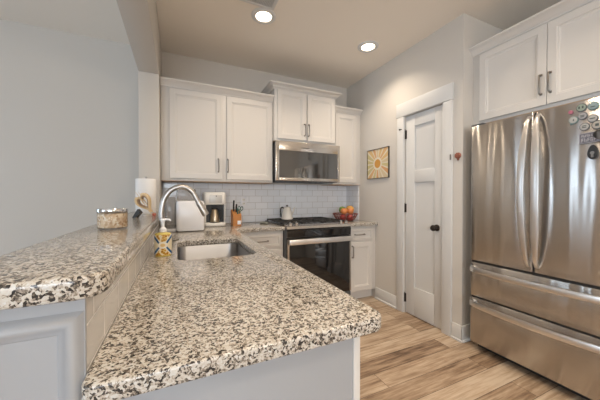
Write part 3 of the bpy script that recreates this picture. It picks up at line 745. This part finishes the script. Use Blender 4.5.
sp = thing('latch_plate', 'narrow grey latch plate on door casing edge next to copper ornament', 'latch', (XR - .0195, 1.572, 1.560), R(-90))
m = MB(); m.box(-.006, .006, -.003, 0, -.024, .024, .001); m.build('plate', PULL, sp); MB().box(-.003, .003, -.007, -.0025, -.01, .01, .001).build('tongue', PULL, sp)
ou = thing('outlet', 'white electrical outlet on the tile behind the knife block', 'outlet', (.708, YB - .0085, 1.160))
m = MB(); m.panel(-.036, .036, -.058, .058, -.006, .006, [(0, .003), (.004, 0)]); m.build('plate', WHITEPL, ou)
for z in (.022, -.022):
    m = MB(); m.box(-.016, .016, -.0085, -.0055, z - .014, z + .014, .002); s_ = m.build('socket', CREAMPL, ou)
    m = MB(); m.box(-.008, -.0055, -.0095, -.008, z - .006, z + .006); m.box(.0055, .008, -.0095, -.008, z - .006, z + .006); m.build('slot', BLACK, s_)

# ------------------------------------------------------------------ things on the raised bar
BT = 1.0892
CNP = (-.240, 1.300, BT)
cn = thing('canister', 'round clear glass canister with chrome lid on the raised bar', 'canister', CNP)
MB().lathe([(.047, .001), (.0505, .003), (.0515, .008), (.0515, .066), (.0500, .070)], seg=40, cap0=True, cap1=False).build('jar', GLASS, cn)
MB().lathe([(.0530, .066), (.0540, .069), (.0540, .077), (.052, .080), (.025, .0815), (.001, .082)], seg=40).build('lid', CHROME, cn)
m = MB(); m.lathe([(.046, .003), (.0500, .006), (.0508, .010), (.0508, .058), (.045, .062), (.03, .059), (.001, .063)], seg=36); o = m.build('oat_flakes', OATS, loc=CNP)
tag(o, 'beige flakes filling the glass canister', 'cereal', kind='stuff')

pt = thing('paper_towel_roll', 'white paper towel roll standing upright on the bar near the column', 'paper towel', (-.205, 2.18, BT))
MB().lathe([(.070, 0), (.070, .004), (.068, .008), (.01, .009)], seg=32).build('holder_base', NICKEL, pt)
m = MB(); m.lathe([(.020, .010), (.062, .010), (.064, .013), (.064, .250), (.062, .253), (.020, .253)], seg=48, cap0=True, cap1=True); m.build('roll', PAPER, pt)
MB().lathe([(.006, .253), (.006, .262), (.009, .265), (.009, .269), (.002, .272)], seg=16).build('holder_post', NICKEL, pt)

# wooden heart leaning on a black foot
ht = thing('heart_ornament', 'pale wooden open heart ornament leaning on a black foot, on the bar', 'ornament', (-.190, 1.90, BT), R(-24))
def heart(s, dx=0, dz=0):
    o = []
    for k in range(60):
        a_ = 2 * PI * k / 60
        x = 16 * math.sin(a_) ** 3; z = 13 * cos(a_) - 5 * cos(2 * a_) - 2 * cos(3 * a_) - cos(4 * a_)
        o.append((x / 17 * s * .72 + dx, (z + 2.5) / 17 * s * 1.12 + dz))
    return o
hm = slab('ring', [heart(.065), heart(.049, 0, -.001)[::-1]], -.015, .015, PALEWOOD, .004)
hm.parent = ht; hm.rotation_euler = (R(90), R(-36), 0); hm.location = (.008, 0, .0625)
h2 = slab('inner_heart', [heart(.050, -.001, .000), heart(.035, -.001, .003)[::-1]], -.008, .008, mat('brown_carved_wood', (.30, .20, .12), .55), .002)
h2.parent = ht; h2.rotation_euler = (R(90), R(-36), 0); h2.location = (.007, .004, .064)
bpy.context.view_layer.update()
lo = min((o.matrix_local @ v.co).z for o in (hm, h2) for v in o.data.vertices)
for o in (hm, h2): o.location.z -= lo - .0004
m = MB(); m.loops([[(-.066, y, 0.0), (-.044, y, 0.0), (-.016, y, .030), (-.034, y, .052)] for y in (-.012, .016)]); m.build('foot', BLACK, ht)['label'] = 'black slanted foot'
rt = MB().lathe([(.012, 0), (.014, .004), (.013, .012), (.006, .018), (.001, .019)], seg=20).build('trinket', RED, loc=(-.148, 2.07, BT))
tag(rt, 'small dark red trinket on the bar right of the wooden heart', 'trinket')

# ------------------------------------------------------------------ things on the lower counter
CT = .9142
sd = thing('soap_dispenser', 'painted yellow and blue ceramic soap dispenser with white pump', 'soap dispenser', (-.070, 1.545, CT))
MB().lathe([(.036, 0), (.039, .003), (.0405, .012), (.0405, .100), (.040, .108), (.036, .115), (.020, .119), (.016, .121)], seg=40, sy=.9).build('bottle', SOAP, sd)
MB().lathe([(.017, .121), (.0175, .124), (.0175, .136), (.012, .142), (.0065, .147), (.0065, .172), (.011, .175), (.0125, .184), (.009, .190), (.001, .191)], seg=20).build('pump_collar', WHITEPL, sd)
m = MB(); m.tube([(-.004, 0, .184), (.014, -.002, .186), (.030, -.004, .184), (.037, -.005, .178)], [.006, .0055, .005, .004], 10); m.build('pump_nozzle', WHITEPL, sd)

ap = thing('countertop_appliance', 'boxy white countertop appliance with clear side tank, behind the faucet', 'kitchen appliance', (-.014, 2.49, CT))
def rbox(x0, x1, y0, y1, z0, z1, r, e=.012):
    m = MB(); rings = []
    for i, z in ((e, z0), (e * .3, z0 + e * .3), (0, z0 + e), (0, z1 - e), (e * .3, z1 - e * .3), (e, z1)):
        rings.append([(a_, b_, z) for a_, b_ in rrect(x0 + i, x1 - i, y0 + i, y1 - i, max(r - i, .002), 6)])
    return m.loops(rings)
rbox(0, .228, 0, .30, .004, .268, .035, .018).build('housing', WHITEPL, ap)
rbox(.004, .165, .13, .295, .269, .372, .025, .012).build('water_tank', SMOKE, ap)['label'] = 'smoky clear water tank'
rbox(-.088, -.004, .05, .25, .030, .300, .02, .006).build('side_tank', SMOKE, ap)['label'] = 'clear side tank'
rbox(-.092, .002, .045, .27, .002, .029, .02, .006).build('base_tray', WHITEPL, ap)
MB().lathe([(.02, .372), (.02, .378), (.014, .384), (.001, .385)], (.085, .21, 0), 20).build('tank_knob', WHITEPL, ap)

cm = thing('coffee_maker', 'cream and black drip coffee maker under the left wall cabinet', 'coffee maker', (.240, 2.85, CT))
W = .214
rbox(0, W, 0, .24, .222, .350, .03, .012).build('brew_head', CREAMPL, cm)
rbox(0, W, 0, .24, .0, .036, .03, .008).build('base', CREAMPL, cm)
for a_, b_ in ((.003, .020), (W - .014, W - .003)): MB().box(a_, b_, .014, .20, .034, .226, .004).build('side_column', CREAMPL, cm)
MB().box(.018, W - .012, .10, .236, .032, .226).build('rear_column', BLACK, cm)
MB().box(.026, W - .018, .015, .12, .216, .2225).build('filter_basket', BLACK, cm)
m = MB(); m.box(.050, W - .040, -.003, .006, .240, .322, .004); m.build('control_face', SATIN, cm)['label'] = 'silver control panel'
MB().lathe([(.006, 0), (.006, .004)], seg=16).xf(Matrix.Translation((.118, -.002, .31)) @ Matrix.Rotation(R(90), 4, 'X')).build('button', BLACK, cm)
MB().lathe([(.056, .0362), (.056, .040)], (.110, .066, 0), 28).build('warming_plate', BLACK, cm)
cf = thing('carafe', 'metal coffee carafe with gold sheen inside the coffee maker', 'carafe', (.350, 2.914, CT + .0402))
BRASS = mat('warm_steel_carafe', (.50, .42, .31), .28, 1.0)
MB().lathe([(.044, 0), (.048, .004), (.049, .02), (.042, .075), (.032, .115), (.030, .125), (.034, .132)], seg=32).build('body', BRASS, cf)
MB().lathe([(.0345, .132), (.0345, .146), (.022, .152), (.001, .153)], seg=28).build('lid', BLACK, cf)
m = MB(); m.tube(smooth([(.028, -.012, .128), (.058, -.022, .124), (.066, -.026, .095), (.062, -.026, .05), (.044, -.018, .03)]), .006, 10); m.build('handle', BLACK, cf)

kb = thing('knife_block', 'honey coloured slanted wooden knife block on the rear counter', 'knife block', (.515, 2.79, CT))
m = MB(); m.loops([[(x, 0, 0), (x, .12, 0), (x, .135, .160), (x, .085, .168), (x, -.004, .110)] for x in (0, .086)]); m.build('block', BLOCKWOOD, kb)
m = MB(); m.box(.045, .080, -.0045, 0, .018, .056); m.xf(Matrix.Rotation(R(2), 4, 'X')); m.build('label_plate', WHITEPL, kb)
def knife(x, y, z, L, tilt, label, hw_=.009, M=BLACK):
    t = thing('knife', label, 'knife', (x, y, z), 0, 'knives in the knife block'); t.rotation_euler = (R(tilt), 0, 0)
    m = MB(); m.ribbon([(0, 0, .004), (0, .002, .02), (0, .004, L * .6), (0, .0, L * .92), (0, -.003, L)], (0, 1, 0), [.016, .020, .024, .026, .014], hw_ * 1.6); m.build('handle', M, t, ang=60)
    MB().box(-.001, .001, -.010, .010, -.05, .006).build('blade', BLADE, t)
    for q in (.3, .6): MB().box(-hw_ - .0006, hw_ + .0006, .001, .006, L * q, L * q + .005).build('rivet', BLADE, t)
knife(.531, 2.845, CT + .150, .118, 10, 'tallest dark handled knife, at the left of the knife block')
knife(.556, 2.833, CT + .140, .090, 10, 'shorter dark handled knife in the middle of the knife block')
knife(.566, 2.808, CT + .122, .062, 10, 'short teal handled knife at the front of the knife block', .008, TEAL)
sc_ = thing('scissors', 'kitchen scissors with dark teal loops standing in the knife block', 'scissors', (.586, 2.812, CT + .128)); sc_.rotation_euler = (R(8), R(8), 0)
for s in (-1, 1):
    m = MB(); pts = [(s * .014 + .014 * cos(a_), 0, .055 + .022 * sin(a_)) for a_ in [2 * PI * k / 20 for k in range(20)]]
    rings = []
    for k in range(20):
        a_ = 2 * PI * k / 20; c = Vector((s * .014, 0, .055)); e1 = Vector((cos(a_), 0, sin(a_) * 1.6)); 
        rings.append([c + e1 * (.0125 + .003 * cos(b_)) + Vector((0, .003 * sin(b_), 0)) for b_ in [2 * PI * j / 8 for j in range(8)]])
    m.loops(rings, close=True); m.tube([(s * .010, 0, .036), (s * .003, 0, .012), (0, 0, 0)], .0035, 8); m.build('loop_handle', TEAL, sc_)
MB().box(-.006, .006, -.001, .001, -.04, .006).build('blade', BLADE, sc_)

rs = MB()
rs.lathe([(.03, 0), (.036, .002), (.044, .012), (.046, .016), (.043, .016), (.034, .006), (.001, .005)], seg=36, sx=1.0, sy=1.5); rs.tube([(.0, -.06, .013), (.004, -.085, .015), (.006, -.12, .013)], [.012, .010, .012], 10, flat=.5)
tag(rs.build('spoon_rest', GREYCER, loc=(.880, 2.92, CT)), 'small grey-green spoon rest on the counter left of the range', 'spoon rest')

kt = thing('kettle', 'small cream enamel kettle with black handle on the range', 'kettle', (1.178, 2.955, .9525))
MB().lathe([(.066, 0), (.070, .004), (.069, .015), (.056, .085), (.044, .130), (.040, .137), (.036, .137)], seg=36).build('body', ENAMEL, kt)
m = MB(); m.lathe([(.037, .137), (.036, .142), (.020, .147), (.001, .148)], seg=28); m.build('lid', ENAMEL, kt)
MB().lathe([(.006, .147), (.006, .153), (.013, .157), (.012, .165), (.002, .169)], seg=16).build('lid_knob', BLACK, kt)
m = MB(); m.tube(smooth([(-.040, 0, .130), (-.060, -.004, .140), (-.082, -.006, .128), (-.086, -.006, .085), (-.080, -.006, .030)]), [.009] * 17, 10); m.build('handle', BLACK, kt)
m = MB(); m.tube(smooth([(.056, 0, .055), (.078, -.002, .085), (.086, -.003, .120), (.098, -.004, .136)]), [.014, .013, .012, .011, .010, .009, .0085, .008, .0075, .007, .007, .007, .007], 12); m.build('spout', ENAMEL, kt)

# fruit bowl
FBX, FBY = 1.915, 2.83
fb = thing('fruit_bowl', 'red-brown open ribbed bowl heaped with fruit on the right corner counter', 'bowl', (FBX, FBY, CT))
MB().lathe([(.085, 0), (.095, .003), (.106, .014), (.114, .024), (.110, .025), (.100, .014), (.001, .009)], seg=40).build('base_dish', BOWLRED, fb)
def hoop(r, z, t):
    m = MB(); rings = []
    for k in range(40):
        a_ = 2 * PI * k / 40; rings.append([((r + t * cos(b_)) * cos(a_), (r + t * cos(b_)) * sin(a_), z + t * sin(b_)) for b_ in [2 * PI * j / 8 for j in range(8)]])
    return m.loops(rings, close=True)
hoop(.152, .092, .0055).build('rim', BOWLRED, fb)
hoop(.133, .054, .004).build('hoop', BOWLRED, fb)
for k in range(20):
    a_ = 2 * PI * k / 20
    MB().tube([(r * cos(a_), r * sin(a_), z) for r, z in ((.110, .021), (.122, .036), (.133, .054), (.144, .074), (.152, .092))], .0038, 6).build('rib', BOWLRED, fb)
def fruit(name, label, dx, dy, z, r, M, sq=(1, 1, .94)):
    t = thing(name, label, 'fruit', (FBX + dx, FBY + dy, CT + z), random.uniform(0, 6), 'fruit in the bowl')
    m = MB(); n = 16; prof = []
    for k in range(n + 1):
        a_ = -PI / 2 + PI * k / n; rr_ = r * cos(a_); zz = r * sin(a_) * sq[2]
        zz -= .16 * r * math.exp(-(rr_ / (r * .22)) ** 2) * (1 if a_ > 0 else -.6); prof.append((rr_, zz))
    m.lathe(prof, seg=24, sx=sq[0], sy=sq[1]); m.build('flesh', M, t)
    MB().tube([(0, 0, r * sq[2] * .80), (.002, .001, r * sq[2] * 1.05)], .0025, 6).build('stem', STEM, t)
fruit('apple', 'red apple at the lower front left behind the bowl ribs', -.060, -.040, .050, .040, APPLE)
fruit('apple', 'red apple at the lower front middle behind the bowl ribs', .024, -.062, .050, .039, APPLE)
fruit('apple', 'red apple at the lower right behind the bowl ribs', .078, .004, .050, .038, APPLE)
fruit('orange', 'orange fruit at the front left of the heap', -.058, -.058, .126, .043, PEACH)
fruit('orange', 'orange fruit at the front middle of the heap', .030, -.066, .126, .042, PEACH)
fruit('lime', 'green fruit on top at the back middle of the bowl', -.022, .032, .138, .046, GREEN)
fruit('grapefruit', 'large golden fruit on top at the right of the bowl', .086, .024, .142, .053, GOLD)
